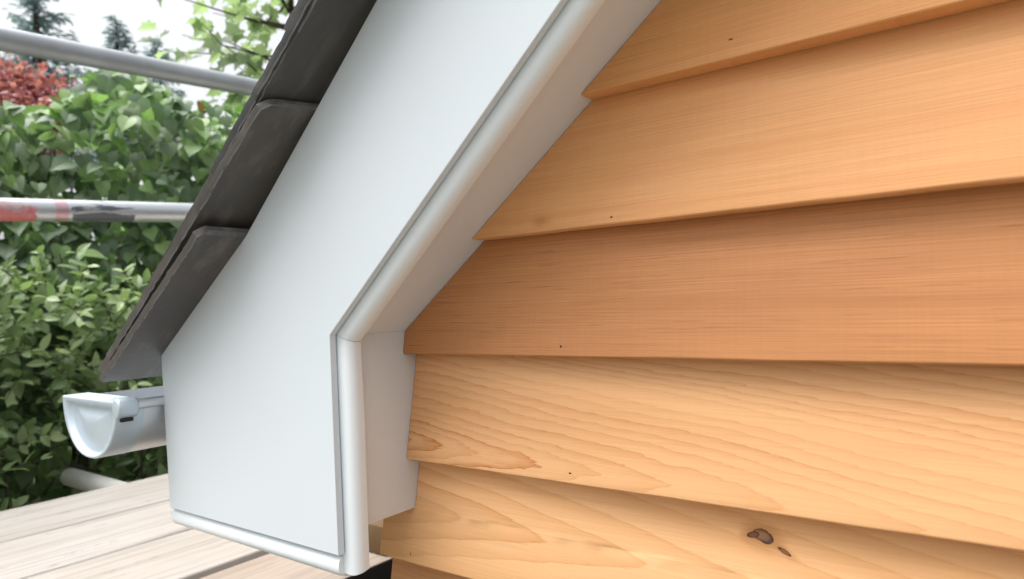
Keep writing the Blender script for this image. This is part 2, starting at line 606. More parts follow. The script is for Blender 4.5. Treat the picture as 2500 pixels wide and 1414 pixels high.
# --- roof and verge tiles
K = Vector((-0.9054, 0.1117))
P0 = Vector((-1.2220, -0.1065))
m_dir = Vector((0.7461, 0.6658)).normalized()
m_nrm = Vector((-m_dir.y, m_dir.x))
l_dir = (K - P0).normalized()
l_nrm = Vector((-l_dir.y, l_dir.x))
sK = (K - P0).length
GA, LEN, TH = 0.227, 0.604, 0.0105


def roof_pt(s):
    if s < sK:
        return P0 + l_dir * s, l_nrm
    return K + m_dir * (s - sK), m_nrm


t = NT('roof_deck')
M_deck = t.fin(t.mix(t.noise(t.scale((6, 6, 6)), 1, 4), (0.022, 0.022, 0.024), (0.04, 0.038, 0.036)), 0.7)
bm = bmesh.new()
Rt = K + m_dir * 4.2
prism([tuple(P0 + l_dir * 0.05), tuple(K), tuple(Rt), tuple(Rt + m_nrm * 0.034), tuple(K + m_nrm * 0.040), tuple(P0 + l_nrm * 0.024)],
      0.80, 4.0, lambda p, y: (p[0], y, p[1]), bm)
roof = bm_obj('roof', bm, M_deck, house)
SLATES = [slate('slate_brown', (0.062, 0.059, 0.058), (0.100, 0.088, 0.080), 1.0),
          slate('slate_grey', (0.050, 0.049, 0.049), (0.075, 0.068, 0.063), 4.0),
          slate('slate_blue', (0.042, 0.046, 0.052), (0.066, 0.062, 0.058), 7.0)]


t = NT('slate_chip')
M_chip = t.fin(t.mix(t.noise(t.scale((120, 120, 120)), 1, 3), (0.07, 0.072, 0.074), (0.20, 0.205, 0.21)), 0.7)


def make_tile(tail, head, mat, y_edge, seed, skew=0.0, clip=0.02, chip=0.0025):
    d = head - tail
    L = d.length
    d = d / L
    nrm = Vector((-d.y, d.x))
    NS, NY = 56, 14
    bm = bmesh.new()
    Y1 = 0.80

    def jit(a, b, amp):
        return amp * (mnoise.noise((a * 75, b, seed)) + 0.8 * mnoise.noise((a * 190, b, seed + 3)))
    grid = [[], []]
    for lay in (0, 1):
        for i in range(NS + 1):
            row = []
            for j in range(NY + 1):
                fs, fy = i / NS, (j / NY) ** 1.6
                s = L * fs
                # dressed verge edge and corner clip near the head
                ye = y_edge + jit(s, 0.3, 0.0015)
                if lay == 0:
                    ye += 0.0022 + abs(jit(s, 7.7, 0.0022))
                dc = L - s
                if dc < clip:
                    ye += (clip - dc) * 0.85
                y = ye + (Y1 - ye) * fy
                ss = s
                if i == NS:
                    ss += jit(y, 1.1, 0.0014) + skew * (y - 0.57) + (-chip if lay == 0 else 0)
                if i == 0:
                    ss += jit(y, 2.1, 0.0012) + (0.0018 if lay == 0 else 0)
                sag = 0.0016 * mnoise.noise((s * 5, y * 5, seed + 9))
                p = tail + d * ss + nrm * (lay * TH + sag)
                row.append(bm.verts.new((p.x, y, p.y)))
            grid[lay].append(row)
    A, B = grid
    # a pale chipped arris between the underside and the cut edges
    ar = []
    for i in range(NS + 1):
        f = 0.16 + 0.10 * abs(mnoise.noise((i * 0.9, seed, 4)))
        ar.append(bm.verts.new(A[i][0].co.lerp(B[i][0].co, f) + Vector((0, -0.0006, 0))))
    hr = [bm.verts.new(A[NS][j].co.lerp(B[NS][j].co, 0.55)) for j in range(1, NY + 1)]
    hr = [ar[NS]] + hr
    pale = []
    for i in range(NS):
        for j in range(NY):
            bm.faces.new((A[i][j], A[i + 1][j], A[i + 1][j + 1], A[i][j + 1]))
            bm.faces.new((B[i][j], B[i][j + 1], B[i + 1][j + 1], B[i + 1][j]))
        f = bm.faces.new((A[i][0], ar[i], ar[i + 1], A[i + 1][0]))
        if mnoise.noise((i * 0.55, seed * 1.7, 0)) > -0.25:
            pale.append(f)
        bm.faces.new((ar[i], B[i][0], B[i + 1][0], ar[i + 1]))
        bm.faces.new((A[i][NY], A[i + 1][NY], B[i + 1][NY], B[i][NY]))
    bm.faces.new((A[NS][NY], hr[NY], B[NS][NY])) if False else None
    bm.faces.new((A[0][0], A[0][1], B[0][1], B[0][0], ar[0]))
    for j in range(1, NY):
        bm.faces.new((A[0][j], A[0][j + 1], B[0][j + 1], B[0][j]))
    for j in range(NY):
        pale.append(bm.faces.new((A[NS][j], hr[j], hr[j + 1], A[NS][j + 1])))
        bm.faces.new((hr[j], B[NS][j], B[NS][j + 1], hr[j + 1]))
    for f in pale:
        f.material_index = 1
    mat = [mat, M_chip]
    return bm_obj('roof_tile', bm, mat, roof, smooth=True, angle=35)


make_tile(P0, K + l_dir * 0.004, SLATES[0], 0.5010, 1, 0.0, 0.012, 0.0075)
for k in range(1, 13):
    head = K + m_dir * (GA * k)
    st = sK + GA * k - LEN
    pt, nn = roof_pt(max(st, 0.0))
    off = 0.0125 if k == 1 else 0.0255
    tail = pt + nn * off
    make_tile(tail, head + m_nrm * 0.0016, SLATES[(0, 0, 1, 2)[k] if k < 4 else k % 3], 0.5010 + (0.0005, -0.001, 0.002, -0.002)[k % 4], 10 + k,
              (0.0, 0.14, 0.0, 0.05)[k % 4] if k < 4 else 0.0, 0.022)

# --- gutter
G_CX, G_ZT, G_R, G_D = -1.2670, -0.1380, 0.1020, 0.0960
GY0, GY1 = 0.505, 4.0
tt, c, r_, n_ = metal('gutter_steel', (0.66, 0.70, 0.74), 0.36, 'Y', 0.05)
M_gut = tt.fin(c, r_, 0.65, n_)
tt, c, r_, n_ = metal('stop_end_steel', (0.55, 0.64, 0.72), 0.44, 'Y', 0.04)
M_stop = tt.fin(c, r_, 0.5, n_)


def dprof(k=1.0, n=28, flat=0.0):
    return [(G_CX + G_R * k * math.cos(math.pi * i / n), G_ZT - flat - (G_D * k - flat) * math.sin(math.pi * i / n)) for i in range(n + 1)]


bm = bmesh.new()
outer = dprof(1.0, 36)
inner = [(G_CX + (x - G_CX) * 0.980, G_ZT + (z - G_ZT) * 0.978) for x, z in outer][::-1]
prism(outer + inner, GY0, GY1, lambda p, y: (p[0], y, p[1]), bm)
# rolled bead on the rim nearest the house
br = 0.0085
bc = (G_CX + G_R + 0.001, G_ZT - 0.004)
prism([(bc[0] + br * math.cos(2 * math.pi * i / 20), bc[1] + br * math.sin(2 * math.pi * i / 20)) for i in range(20)], GY0 + 0.001, GY1, lambda p, y: (p[0], y, p[1]), bm)
gutter = bm_obj('gutter', bm, M_gut, house, smooth=True, angle=50)


def d_loop(sc, zshift, y, n=40, tn=20):
    """closed D outline with rounded top corners"""
    R, D = (G_R + 0.004) * sc, (G_D + 0.004) * sc
    cz = G_ZT + 0.004 - zshift
    pts = []
    for i in range(n + 1):
        a_ = math.pi * i / n
        ca, sa = math.cos(a_), math.sin(a_)
        pts.append((G_CX + R * (abs(ca) ** 0.92) * (1 if ca >= 0 else -1), y, cz - D * sa))
    for i in range(1, tn):
        pts.append((G_CX - R + 2 * R * i / tn, y, cz))
    return pts


bm = bmesh.new()
YS = 0.4985
loops = [d_loop(1.0, 0, 0.5420), d_loop(1.0, 0, YS + 0.003), d_loop(0.985, 0.0006, YS + 0.0008), d_loop(0.965, 0.0018, YS),
         d_loop(0.90, 0.0060, YS + 0.0004), d_loop(0.865, 0.0085, YS + 0.0016), d_loop(0.84, 0.0100, YS + 0.006), d_loop(0.81, 0.0115, YS + 0.0090), d_loop(0.77, 0.0135, YS + 0.0100),
         d_loop(0.62, 0.020, YS + 0.0100), d_loop(0.42, 0.028, YS + 0.0060), d_loop(0.18, 0.038, YS + 0.0040)]
rings = [[bm.verts.new(p) for p in lp] for lp in loops]
for a, b in zip(rings[:-1], rings[1:]):
    n = len(a)
    for i in range(n):
        j = (i + 1) % n
        bm.faces.new((a[i], b[i], b[j], a[j]))
bm.faces.new(rings[-1])
stop = bm_obj('stop_end', bm, M_stop, gutter, smooth=True, angle=60)
# folded ear of the stop end clipped over the bead
bm = bmesh.new()
er = 0.0125
ec = (bc[0] - 0.001, bc[1] - 0.0035)
prism([(ec[0] + er * math.cos(2 * math.pi * i / 24), ec[1] + (er + 0.004) * math.sin(2 * math.pi * i / 24)) for i in range(24)], YS - 0.001, YS + 0.032, lambda p, y: (p[0], y, p[1]), bm)
bevel_all(bm, 0.004, 3, 40)
bm_obj('stop_end_ear', bm, M_stop, gutter, smooth=True, angle=40)
bm = bmesh.new()
bm = box(ec[0] - 0.004, ec[0] + 0.0066, YS + 0.006, YS + 0.024, ec[1] - 0.0215, ec[1] - 0.0160)
t = NT('dark_slot')
bm_obj('slot', bm, t.fin((0.015, 0.015, 0.018), 0.8), gutter)

# ================================================================== SCAFFOLD
DZ = -0.380


def deck_mat(name, c1, c2, seed, edge=None):
    t = NT(name)
    X, Y, Z = t.xyz()
    n1 = t.noise(t.scale((90, 3.0, 20), loc=(seed, seed, 0)), 1.0, 4.0, 0.6)
    n2 = t.noise(t.scale((9, 2.2, 9), loc=(seed, 0, seed)), 1.0, 4.0, 0.6)
    w = t.m('ADD', X, t.m('MULTIPLY', t.m('SUBTRACT', t.noise(t.scale((5, 1.6, 5), loc=(seed, 0, 0)), 1, 2), 0.5), 0.05))
    fr = t.m('FRACT', t.m('DIVIDE', w, 0.011))
    ring = t.ramp(fr, [(0.0, 0.0), (0.6, 0.1), (0.93, 0.5), (1.0, 0.0)])
    c = t.mix(t.ramp(n2, [(0.35, 0), (0.72, 1)]), c1, c2)
    c = t.mix(t.m('MULTIPLY', ring, 0.55), c, tuple(k * 0.6 for k in c2))
    c = t.mix(t.ramp(n1, [(0.48, 0), (0.76, 0.75)]), c, tuple(k * 0.55 for k in c2))
    st = t.noise(t.scale((40, 14, 40), loc=(seed, 2, 0)), 1.0, 5.0, 0.7)
    c = t.mix(t.ramp(st, [(0.60, 0), (0.72, 0.6)]), c, (0.14, 0.115, 0.095))
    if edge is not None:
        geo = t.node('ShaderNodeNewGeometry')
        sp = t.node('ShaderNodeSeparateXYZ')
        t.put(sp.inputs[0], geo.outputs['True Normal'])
        c = t.mix(t.m('GREATER_THAN', sp.outputs[0], 0.6), c, edge)  # near-black side face: shadow under the deck painted into the colour
    h = t.m('ADD', n1, t.m('MULTIPLY', ring, -0.6))
    return t.fin(c, 0.72, 0.0, t.bump(h, 0.4, 0.001), 0.3)


DK = [((-1.677, -1.4430), 'palest scaffold board at the outer edge, nearest the hedge', (0.43, 0.405, 0.38), (0.36, 0.32, 0.28)),
      ((-1.4370, -1.2140), 'weathered scaffold board second from the hedge edge of the deck', (0.44, 0.41, 0.385), (0.375, 0.335, 0.295)),
      ((-1.2070, -1.0010), 'weathered scaffold board beside the wide dark gap in the deck', (0.43, 0.395, 0.365), (0.365, 0.325, 0.285)),
      ((-0.9745, -0.7880), 'pinkish scaffold board with shade painted on its edge, against the house wall', (0.37, 0.305, 0.255), (0.31, 0.25, 0.205))]
for i, ((x0, x1), lab, c1, c2) in enumerate(DK):
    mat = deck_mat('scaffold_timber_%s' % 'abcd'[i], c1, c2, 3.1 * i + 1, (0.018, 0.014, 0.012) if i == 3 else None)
    bm = bmesh.new()
    NL = 120
    rows = []
    for q in range(NL + 1):
        y = -1.4 + 4.4 * q / NL
        wl = 0.0015 * mnoise.noise((y * 6, i * 3.3, 0)) + 0.0007 * mnoise.noise((y * 30, i, 4))
        wr = 0.0015 * mnoise.noise((y * 6, i * 3.3, 9)) + 0.0007 * mnoise.noise((y * 30, i, 14))
        dz = 0.0012 * mnoise.noise((y * 3, i * 2.2, 20)) - 0.0012
        rr = 0.004
        sec = [(x0 + wl, DZ - 0.038), (x0 + wl, DZ - rr + dz), (x0 + wl + rr * 0.3, DZ - rr * 0.3 + dz), (x0 + wl + rr, DZ + dz), (x1 + wr - rr, DZ + dz), (x1 + wr - rr * 0.3, DZ - rr * 0.3 + dz), (x1 + wr, DZ - rr + dz), (x1 + wr, DZ - 0.038)]
        rows.append([bm.verts.new((a_, y, b_)) for a_, b_ in sec])
    for a, b in zip(rows[:-1], rows[1:]):
        for j in range(8):
            jj = (j + 1) % 8
            bm.faces.new((a[j], b[j], b[jj], a[jj]))
    bm.faces.new(rows[0])
    bm.faces.new(rows[-1][::-1])
    for v in bm.verts:
        v.co -= Vector(((x0 + x1) / 2, 0.8, DZ - 0.038))
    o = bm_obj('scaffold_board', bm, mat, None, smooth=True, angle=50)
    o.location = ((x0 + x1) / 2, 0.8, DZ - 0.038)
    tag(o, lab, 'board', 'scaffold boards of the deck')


def tube(name, a, b, mat, label, cat='tube', group='scaffold tubes', r=0.02415):
    a, b = Vector(a), Vector(b)
    L = (b - a).length
    bm = bmesh.new()
    n = 40
    prof = [(r, 0.0), (r, L), (r - 0.004, L), (r - 0.004, 0.0)]
    st = []
    for (rr, s) in prof:
        st.append([bm.verts.new((rr * math.cos(2 * math.pi * i / n), s, rr * math.sin(2 * math.pi * i / n))) for i in range(n)])
    for q in range(4):
        A, B = st[q], st[(q + 1) % 4]
        for i in range(n):
            j = (i + 1) % n
            bm.faces.new((A[i], A[j], B[j], B[i]))
    ed = []
    for e in bm.edges:
        if len(e.link_faces) == 2 and e.calc_face_angle() > 1.0:
            ed.append(e)
    bmesh.ops.bevel(bm, geom=ed, offset=0.001, segments=2, affect='EDGES')
    o = bm_obj(name, bm, mat, None, smooth=True, angle=50)
    o.location = a
    o.rotation_euler = (b - a).to_track_quat('Y', 'Z').to_euler()
    return tag(o, label, cat, group)


tt, c, r_, n_ = metal('scaffold_tube_steel', (0.44, 0.47, 0.50), 0.52, 'Y', 0.10)
M_tube = tt.fin(c, r_, 0.65, n_)
# mid rail with worn red and black paint (object Y runs along the tube)
tt, c, r_, n_ = metal('painted_tube_steel', (0.66, 0.70, 0.73), 0.36, 'Y', 0.07)
X, Y, Z = tt.xyz()
MID0 = Vector((-1.655, -0.20, 0.181))
MID1 = Vector((-1.768, 4.00, 0.4735))
wear = tt.noise(tt.scale((40, 26, 40)), 1.0, 4.0, 0.65)
yy = tt.m('ADD', Y, tt.m('MULTIPLY', tt.m('SUBTRACT', wear, 0.5), 0.05))
red = tt.m('MULTIPLY', tt.m('LESS_THAN', yy, 0.765), tt.ramp(tt.m('ADD', wear, tt.m('MULTIPLY', Z, -9.0)), [(0.34, 0.0), (0.60, 1.0)]))
pink = tt.m('MULTIPLY', tt.m('MULTIPLY', tt.m('GREATER_THAN', Y, 0.80), tt.m('LESS_THAN', Y, 0.825)), 0.45)
c = tt.mix(tt.m('MULTIPLY', red, 0.85), c, (0.60, 0.10, 0.10))
c = tt.mix(pink, c, (0.72, 0.20, 0.22))
streak = tt.noise(tt.scale((90, 14, 110), loc=(3, 3, 0)), 1.0, 4.0, 0.6)
blk = tt.m('MULTIPLY', tt.m('MULTIPLY', tt.m('GREATER_THAN', yy, 0.835), tt.m('LESS_THAN', yy, 0.97)),
           tt.ramp(tt.m('ADD', streak, tt.m('MULTIPLY', Z, -6.0)), [(0.46, 0.0), (0.56, 1.0)]))
c = tt.mix(tt.m('MULTIPLY', blk, 0.9), c, (0.05, 0.06, 0.075))
pm = tt.m('SUBTRACT', 0.75, tt.m('MULTIPLY', tt.m('MAXIMUM', red, blk), 0.75), clamp=True)
M_paint = tt.fin(c, r_, pm, n_)
tube('scaffold_tube', (-1.5236, -0.20, 0.4958), (-2.1031, 4.00, 0.9205), M_tube, 'plain grey scaffold tube, upper guard rail in front of the hedge top')
tube('scaffold_tube', MID0, MID1, M_paint, 'scaffold tube with worn red and black paint, lower rail before the hedge')
tt, c, r_, n_ = metal('pale_tube_steel', (0.80, 0.79, 0.77), 0.55, 'Y', 0.05)
M_tube2 = tt.fin(c, r_, 0.15, n_)
tube('scaffold_tube', (-2.175, 0.805, DZ - 0.0625), (-0.80, 0.805, DZ - 0.0625), M_tube2, 'pale stub of scaffold tube poking out from under the deck, below the gutter')

# offcut of timber lying on the deck by the wall
bm = box(-0.060, 0.052, 0.0, 0.10, 0.0, 0.044)
bevel_all(bm, 0.002, 2)
t = NT('rough_pine')
M_pine = t.fin(t.mix(t.noise(t.scale((60, 60, 12)), 1, 4, 0.6), (0.15, 0.088, 0.034), (0.10, 0.055, 0.02)), 0.8)
o = bm_obj('timber_block', bm, M_pine, None, smooth=True, angle=30)
o.location = (-0.850, 0.724, DZ)
tag(o, 'small yellowish timber offcut on the deck under the white box end', 'timber offcut')


# ================================================================== PLANTS
def leaf_template(kind):
    """points (u along leaf, v across, w lift) and faces"""
    if kind == 'heart':
        out = [(-0.06, 0.10), (-0.10, 0.27), (0.02, 0.45), (0.22, 0.52), (0.45, 0.44), (0.68, 0.27), (0.86, 0.11)]
        mid = [0.0, 0.05, 0.12, 0.25, 0.45, 0.68, 0.86]
    elif kind == 'oval':
        out = [(0.02, 0.03), (0.15, 0.15), (0.32, 0.22), (0.5, 0.235), (0.68, 0.20), (0.85, 0.11), (0.94, 0.05)]
        mid = [0.02, 0.15, 0.32, 0.5, 0.68, 0.85, 0.94]
    elif kind == 'lobed':
        out = [(-0.02, 0.10), (-0.08, 0.34), (0.14, 0.30), (0.24, 0.55), (0.42, 0.33), (0.62, 0.42), (0.72, 0.18)]
        mid = [0.0, 0.06, 0.14, 0.25, 0.42, 0.6, 0.75]
    else:
        out = [(0.05, 0.18), (0.5, 0.30), (0.85, 0.15)]
        mid = [0.05, 0.5, 0.85]
    n = len(out)
    pts, faces = [], []
    for s in (1, -1):
        o = len(pts)
        for (u, v) in out:
            pts.append((u, v * s, 0.16 * v + 0.10 * v * v - 0.22 * max(0, u) ** 2))
        for u in mid:
            pts.append((u, 0.0, -0.22 * max(0, u) ** 2))
        pts.append((1.0, 0.0, -0.25))
        tip = o + 2 * n
        for i in range(n - 1):
            a, b, c_, d_ = o + i, o + i + 1, o + n + i + 1, o + n + i
            faces.append((a, b, c_, d_) if s < 0 else (d_, c_, b, a))
        a, c_ = o + n - 1, o + 2 * n - 1
        faces.append((a, tip, c_, c_) if s < 0 else (c_, tip, a, a))
    return np.array(pts), faces


def leaves_mesh(name, kind, pos, ldir, nrm, size, col, aspect=1.0):
    """one mesh of many leaves; per leaf colour attribute"""
    T, F = leaf_template(kind)
    N = len(pos)
    l = ldir / np.linalg.norm(ldir, axis=1, keepdims=True)
    nn = nrm - (nrm * l).sum(1, keepdims=True) * l
    nn /= np.linalg.norm(nn, axis=1, keepdims=True) + 1e-9
    s = np.cross(nn, l)
    curl = nr.uniform(0.5, 1.7, (N, 1, 1))
    sz = size[:, None, None]
    V = pos[:, None, :] + sz * (T[None, :, 0:1] * l[:, None, :] + aspect * T[None, :, 1:2] * s[:, None, :] + curl * T[None, :, 2:3] * nn[:, None, :])
    npt = len(T)
    V = V.reshape(-1, 3)
    loops, starts, totals = [], [], []
    base_l, base_tot = [], []
    for f in F:
        ff = list(f)
        if ff[-1] == ff[-2]:
            ff = ff[:-1]
        base_l += ff
        base_tot.append(len(ff))
    base_l = np.array(base_l)
    L = (base_l[None, :] + (np.arange(N) * npt)[:, None]).reshape(-1)
    tot = np.tile(np.array(base_tot), N)
    st = np.concatenate(([0], np.cumsum(tot)[:-1]))
    me = bpy.data.meshes.new(name)
    me.vertices.add(len(V))
    me.vertices.foreach_set('co', V.astype(np.float32).reshape(-1))
    me.loops.add(len(L))
    me.loops.foreach_set('vertex_index', L.astype(np.int32))
    me.polygons.add(len(tot))
    me.polygons.foreach_set('loop_start', st.astype(np.int32))
    me.update(calc_edges=True)
    me.polygons.foreach_set('use_smooth', np.ones(len(tot), dtype=bool))
    at = me.color_attributes.new('leaf', 'FLOAT_COLOR', 'POINT')
    c4 = np.concatenate([np.repeat(col, npt, axis=0), np.ones((len(V), 1))], axis=1)
    at.data.foreach_set('color', c4.astype(np.float32).reshape(-1))
    me.validate()
    return me


def leaf_mat(name, rough=0.35, trans=0.35, spec=0.5):
    t = NT(name)
    a = t.node('ShaderNodeAttribute', attribute_name='leaf')
    n = t.noise(t.scale((60, 60, 60)), 1, 2)
    c = t.mix(t.ramp(n, [(0.3, 0.0), (0.7, 0.3)]), a.outputs['Color'], (0.10, 0.14, 0.05), 'MULTIPLY')
    c = a.outputs['Color']
    t.fin(c, rough, 0.0, None, spec)
    tr = t.node('ShaderNodeBsdfTranslucent')
    tc = t.mix(1.0, c, (1.3, 1.5, 0.85), 'MULTIPLY')
    t.put(tr.inputs[0], tc)
    mx = t.node('ShaderNodeMixShader')
    mx.inputs[0].default_value = trans
    t.t.links.new(t.b.outputs[0], mx.inputs[1])
    t.t.links.new(tr.outputs[0], mx.inputs[2])
    t.t.links.new(mx.outputs[0], t.out.inputs[0])
    return t.mat


t = NT('bark')
M_bark = t.fin(t.mix(t.noise(t.scale((30, 30, 8)), 1, 4), (0.10, 0.075, 0.055), (0.05, 0.038, 0.03)), 0.9)


def stems_obj(name, segs, parent, mat=None):
    """segs: list of polylines [(p, r), ...] grown as tapered tubes, one mesh"""
    bm = bmesh.new()
    n = 7
    for line in segs:
        rings = []
        for i, (p, r) in enumerate(line):
            p = Vector(p)
            q = Vector(line[min(i + 1, len(line) - 1)][0]) - Vector(line[max(i - 1, 0)][0])
            rot = q.to_track_quat('Z', 'X')
            rings.append([bm.verts.new(p + rot @ Vector((r * math.cos(2 * math.pi * k / n), r * math.sin(2 * math.pi * k / n), 0))) for k in range(n)])
        for a, b in zip(rings[:-1], rings[1:]):
            for k in range(n):
                kk = (k + 1) % n
                bm.faces.new((a[k], a[kk], b[kk], b[k]))
        bm.faces.new(rings[0][::-1])
        bm.faces.new(rings[-1])
    return bm_obj(name, bm, mat or M_bark, parent, smooth=True)


def bend(p0, p1, r0, r1, n=7, wob=0.08, seed=0):
    p0, p1 = Vector(p0), Vector(p1)
    out = []
    for i in range(n):
        f = i / (n - 1)
        p = p0.lerp(p1, f) + Vector((mnoise.noise((f * 3, seed, 0)), mnoise.noise((f * 3, seed, 5)), 0)) * wob * math.sin(math.pi * min(1, f * 1.2) * 0.8)
        out.append((p, r0 + (r1 - r0) * f))
    return out


def mixcol(a, b, f):
    return a[None, :] * (1 - f) + b[None, :] * f


def unproj(u, v, depth):
    """only used to find sizes and places when siting the far trees"""
    q = (RX * (u - 1250) + RD * (v - 707)) / 1678.32 + RF
    return q * depth


# --- lilac hedge
def hedge_top(y):
    return 0.80 + 0.10 * np.sin(y * 5.1 + 1.0) + 0.05 * np.sin(y * 13.0) - 0.10 * np.clip(y - 1.15, 0, 1)


hd = empty('lilac_hedge', (-2.6, 1.2, GROUND_Z), 'tall hedge of heart shaped green leaves behind the scaffold rails', 'hedge')
N = 24000
y = nr.uniform(-0.5, 2.7, N)
top = hedge_top(y)
z = top - (top + 1.5) * nr.uniform(0, 1, N) ** 1.05
dep = np.minimum(nr.exponential(0.20, N), 0.85)
bul = 0.10 * np.sin(y * 6.3 + z * 3.0) + 0.07 * np.sin(z * 8.0 + y * 2.0) + 0.05 * np.sin(y * 15 + z * 11)
face = -2.22 + bul - 0.35 * np.clip((z - top + 0.35) / 0.35, 0, 1) ** 2
x = face - dep
pos = np.stack([x, y, z], 1)
keep = ~((np.sin(y * 9.0 + 2.0) * np.sin(z * 8.0 + 0.7) > 0.74) & (dep < 0.18))
pos, z, top, dep = pos[keep], z[keep], top[keep], dep[keep]
n_ = len(pos)
near_top = np.clip((z - top + 0.30) / 0.30, 0, 1)[:, None]
nv = np.array([0.62, -0.30, 0.72])[None, :] + nr.normal(0, 0.36, (n_, 3)) + near_top * np.array([0, 0, 0.3])
lv = np.array([0.35, -0.05, -0.85])[None, :] + nr.normal(0, 0.45, (n_, 3)) + near_top * np.array([0.1, 0, 0.45])
f = nr.uniform(0, 1, (n_, 1)) ** 1.3
colr = mixcol(np.array([0.10, 0.165, 0.095]), np.array([0.20, 0.275, 0.15]), f) * nr.uniform(0.8, 1.2, (n_, 1))
young = (nr.uniform(0, 1, (n_, 1)) < 0.25 + 0.4 * near_top)
colr = np.where(young, mixcol(np.array([0.16, 0.29, 0.085]), np.array([0.26, 0.39, 0.16]), nr.uniform(0, 1, (n_, 1))), colr)
odd = nr.uniform(0, 1, (n_, 1)) < 0.006
colr = np.where(odd, np.array([[0.22, 0.12, 0.04]]), colr)
M_lilac = leaf_mat('lilac_leaf', 0.42, 0.32, 0.5)
me = leaves_mesh('foliage', 'heart', pos, lv, nv, nr.uniform(0.036, 0.070, n_), colr, 0.98)
link_mesh('foliage', me, M_lilac, hd)
segs = []
for i in range(26):
    yy = -0.4 + 3.0 * i / 25
    xx = -2.62 + rnd.uniform(-0.2, 0.2)
    segs.append(bend((xx, yy, GROUND_Z), (xx + rnd.uniform(-0.1, 0.25), yy + rnd.uniform(-0.2, 0.2), 0.45 + rnd.uniform(-0.25, 0.2)), 0.022, 0.004, 8, 0.15, i))
    for q in range(4):
        z_ = rnd.uniform(-0.9, 0.2)
        segs.append(bend((xx, yy, z_), (xx + rnd.uniform(0.1, 0.4), yy + rnd.uniform(-0.3, 0.3), z_ + rnd.uniform(0.15, 0.45)), 0.006, 0.002, 5, 0.05, i * 7 + q))
stems_obj('branch', segs, hd)


# --- privet: long sprays of small oval leaves in pairs
def sprays(origins, dirs, lens, pairs, leaf_len, base, tip, spread=0.75, upbias=0.6):
    P, Ld, Nn, S, Cc, seg = [], [], [], [], [], []
    for o, d, L in zip(origins, dirs, lens):
        d = Vector(d).normalized()
        o = Vector(o)
        pts = []
        side0 = d.cross(Vector((0, 0, 1)))
        if side0.length < 0.1:
            side0 = Vector((1, 0, 0))
        side0.normalize()
        for k in range(pairs + 1):
            f = k / pairs
            p = o + d * (L * f) + Vector((0, 0, -0.18 * L * f * f))
            pts.append((p, 0.0022 * (1 - 0.7 * f)))
            rot = Matrix.Rotation((k % 2) * math.pi / 2 + rnd.uniform(-0.4, 0.4), 3, d)
            sd = rot @ side0
            for sgn in (1, -1):
                ld = d * rnd.uniform(0.45, 0.9) + sd * sgn * spread + Vector((0, 0, rnd.uniform(-0.25, 0.2)))
                nn = Vector((0.15, -0.15, 0.8)) * upbias + Vector((rnd.gauss(0, .35), rnd.gauss(0, .35), rnd.gauss(0, .3))) + d * 0.3
                P.append(p)
                Ld.append(ld)
                Nn.append(nn)
                S.append(leaf_len * rnd.uniform(0.7, 1.2) * (1 - 0.35 * f))
                g = rnd.random()
                c0 = Vector(base) * (1 - f * g) + Vector(tip) * (f * g)
                Cc.append(c0 * rnd.uniform(0.8, 1.2))
        seg.append(pts)
    return np.array([tuple(p) for p in P]), np.array([tuple(p) for p in Ld]), np.array([tuple(p) for p in Nn]), np.array(S), np.array([tuple(c) for c in Cc]), seg


pv = empty('privet_shrub', (-2.05, 0.8, GROUND_Z), 'lower privet shrub with small pale oval leaves beside the deck edge', 'shrub')
org, drs, ln = [], [], []
for i in range(1150):
    y_ = rnd.uniform(0.0, 1.75)
    zt = 0.22 - 0.42 * max(0.0, y_ - 0.45) + 0.06 * math.sin(y_ * 9)
    z_ = zt - (zt + 1.3) * rnd.random() ** 1.1
    x_ = -1.98 - rnd.random() ** 1.2 * 0.32 + 0.05 * math.sin(y_ * 8 + z_ * 5)
    if 0.60 < y_ < 1.02 and z_ < -0.28 and x_ > -2.24:
        continue
    org.append((x_, y_, z_))
    drs.append((rnd.uniform(0.1, 0.9), rnd.gauss(-0.1, 0.5), rnd.gauss(0.35, 0.35)))
    ln.append(rnd.uniform(0.09, 0.17))
P, Ld, Nn, S, Cc, seg = sprays(org, drs, ln, 4, 0.058, (0.20, 0.29, 0.135), (0.37, 0.46, 0.24))
M_priv = leaf_mat('privet_leaf', 0.38, 0.28, 0.5)
link_mesh('foliage', leaves_mesh('foliage', 'oval', P, Ld, Nn, S, Cc, 1.05), M_priv, pv)
trunks = [bend((-2.12 + rnd.uniform(-0.08, 0.08), y0, GROUND_Z), (-2.12 + rnd.uniform(-0.1, 0.1), y0 + rnd.uniform(-0.15, 0.15), -0.3), 0.012, 0.003, 6, 0.06, y0 * 9) for y0 in [0.1 + 0.16 * i for i in range(11)]]
stems_obj('branch', seg + trunks, pv)

# --- red leaved shrub behind the hedge
c0 = unproj(60, 205, 3.55)
rs = empty('red_shrub', (c0.x, c0.y, GROUND_Z), 'shrub with dark pink red leaves behind the hedge at the left', 'shrub')
N = 3800
dirv = nr.normal(0, 1, (N, 3))
dirv /= np.linalg.norm(dirv, axis=1, keepdims=True)
rad = nr.uniform(0.3, 1, (N, 1)) ** 0.5
pos = np.array([c0.x - 0.06, c0.y, c0.z - 0.12]) + dirv * rad * np.array([0.25, 0.25, 0.22]) * (1 + 0.25 * np.sin(dirv[:, :1] * 9 + dirv[:, 2:] * 7))
nv = dirv * 0.5 + nr.normal(0, 0.5, (N, 3)) + np.array([0, 0, 0.5])
colr = mixcol(np.array([0.33, 0.09, 0.12]), np.array([0.58, 0.26, 0.30]), nr.uniform(0, 1, (N, 1)))
link_mesh('foliage', leaves_mesh('foliage', 'oval', pos, nr.normal(0, 1, (N, 3)), nv, nr.uniform(0.020, 0.038, N), colr, 1.5), leaf_mat('red_leaf', 0.4, 0.4), rs)
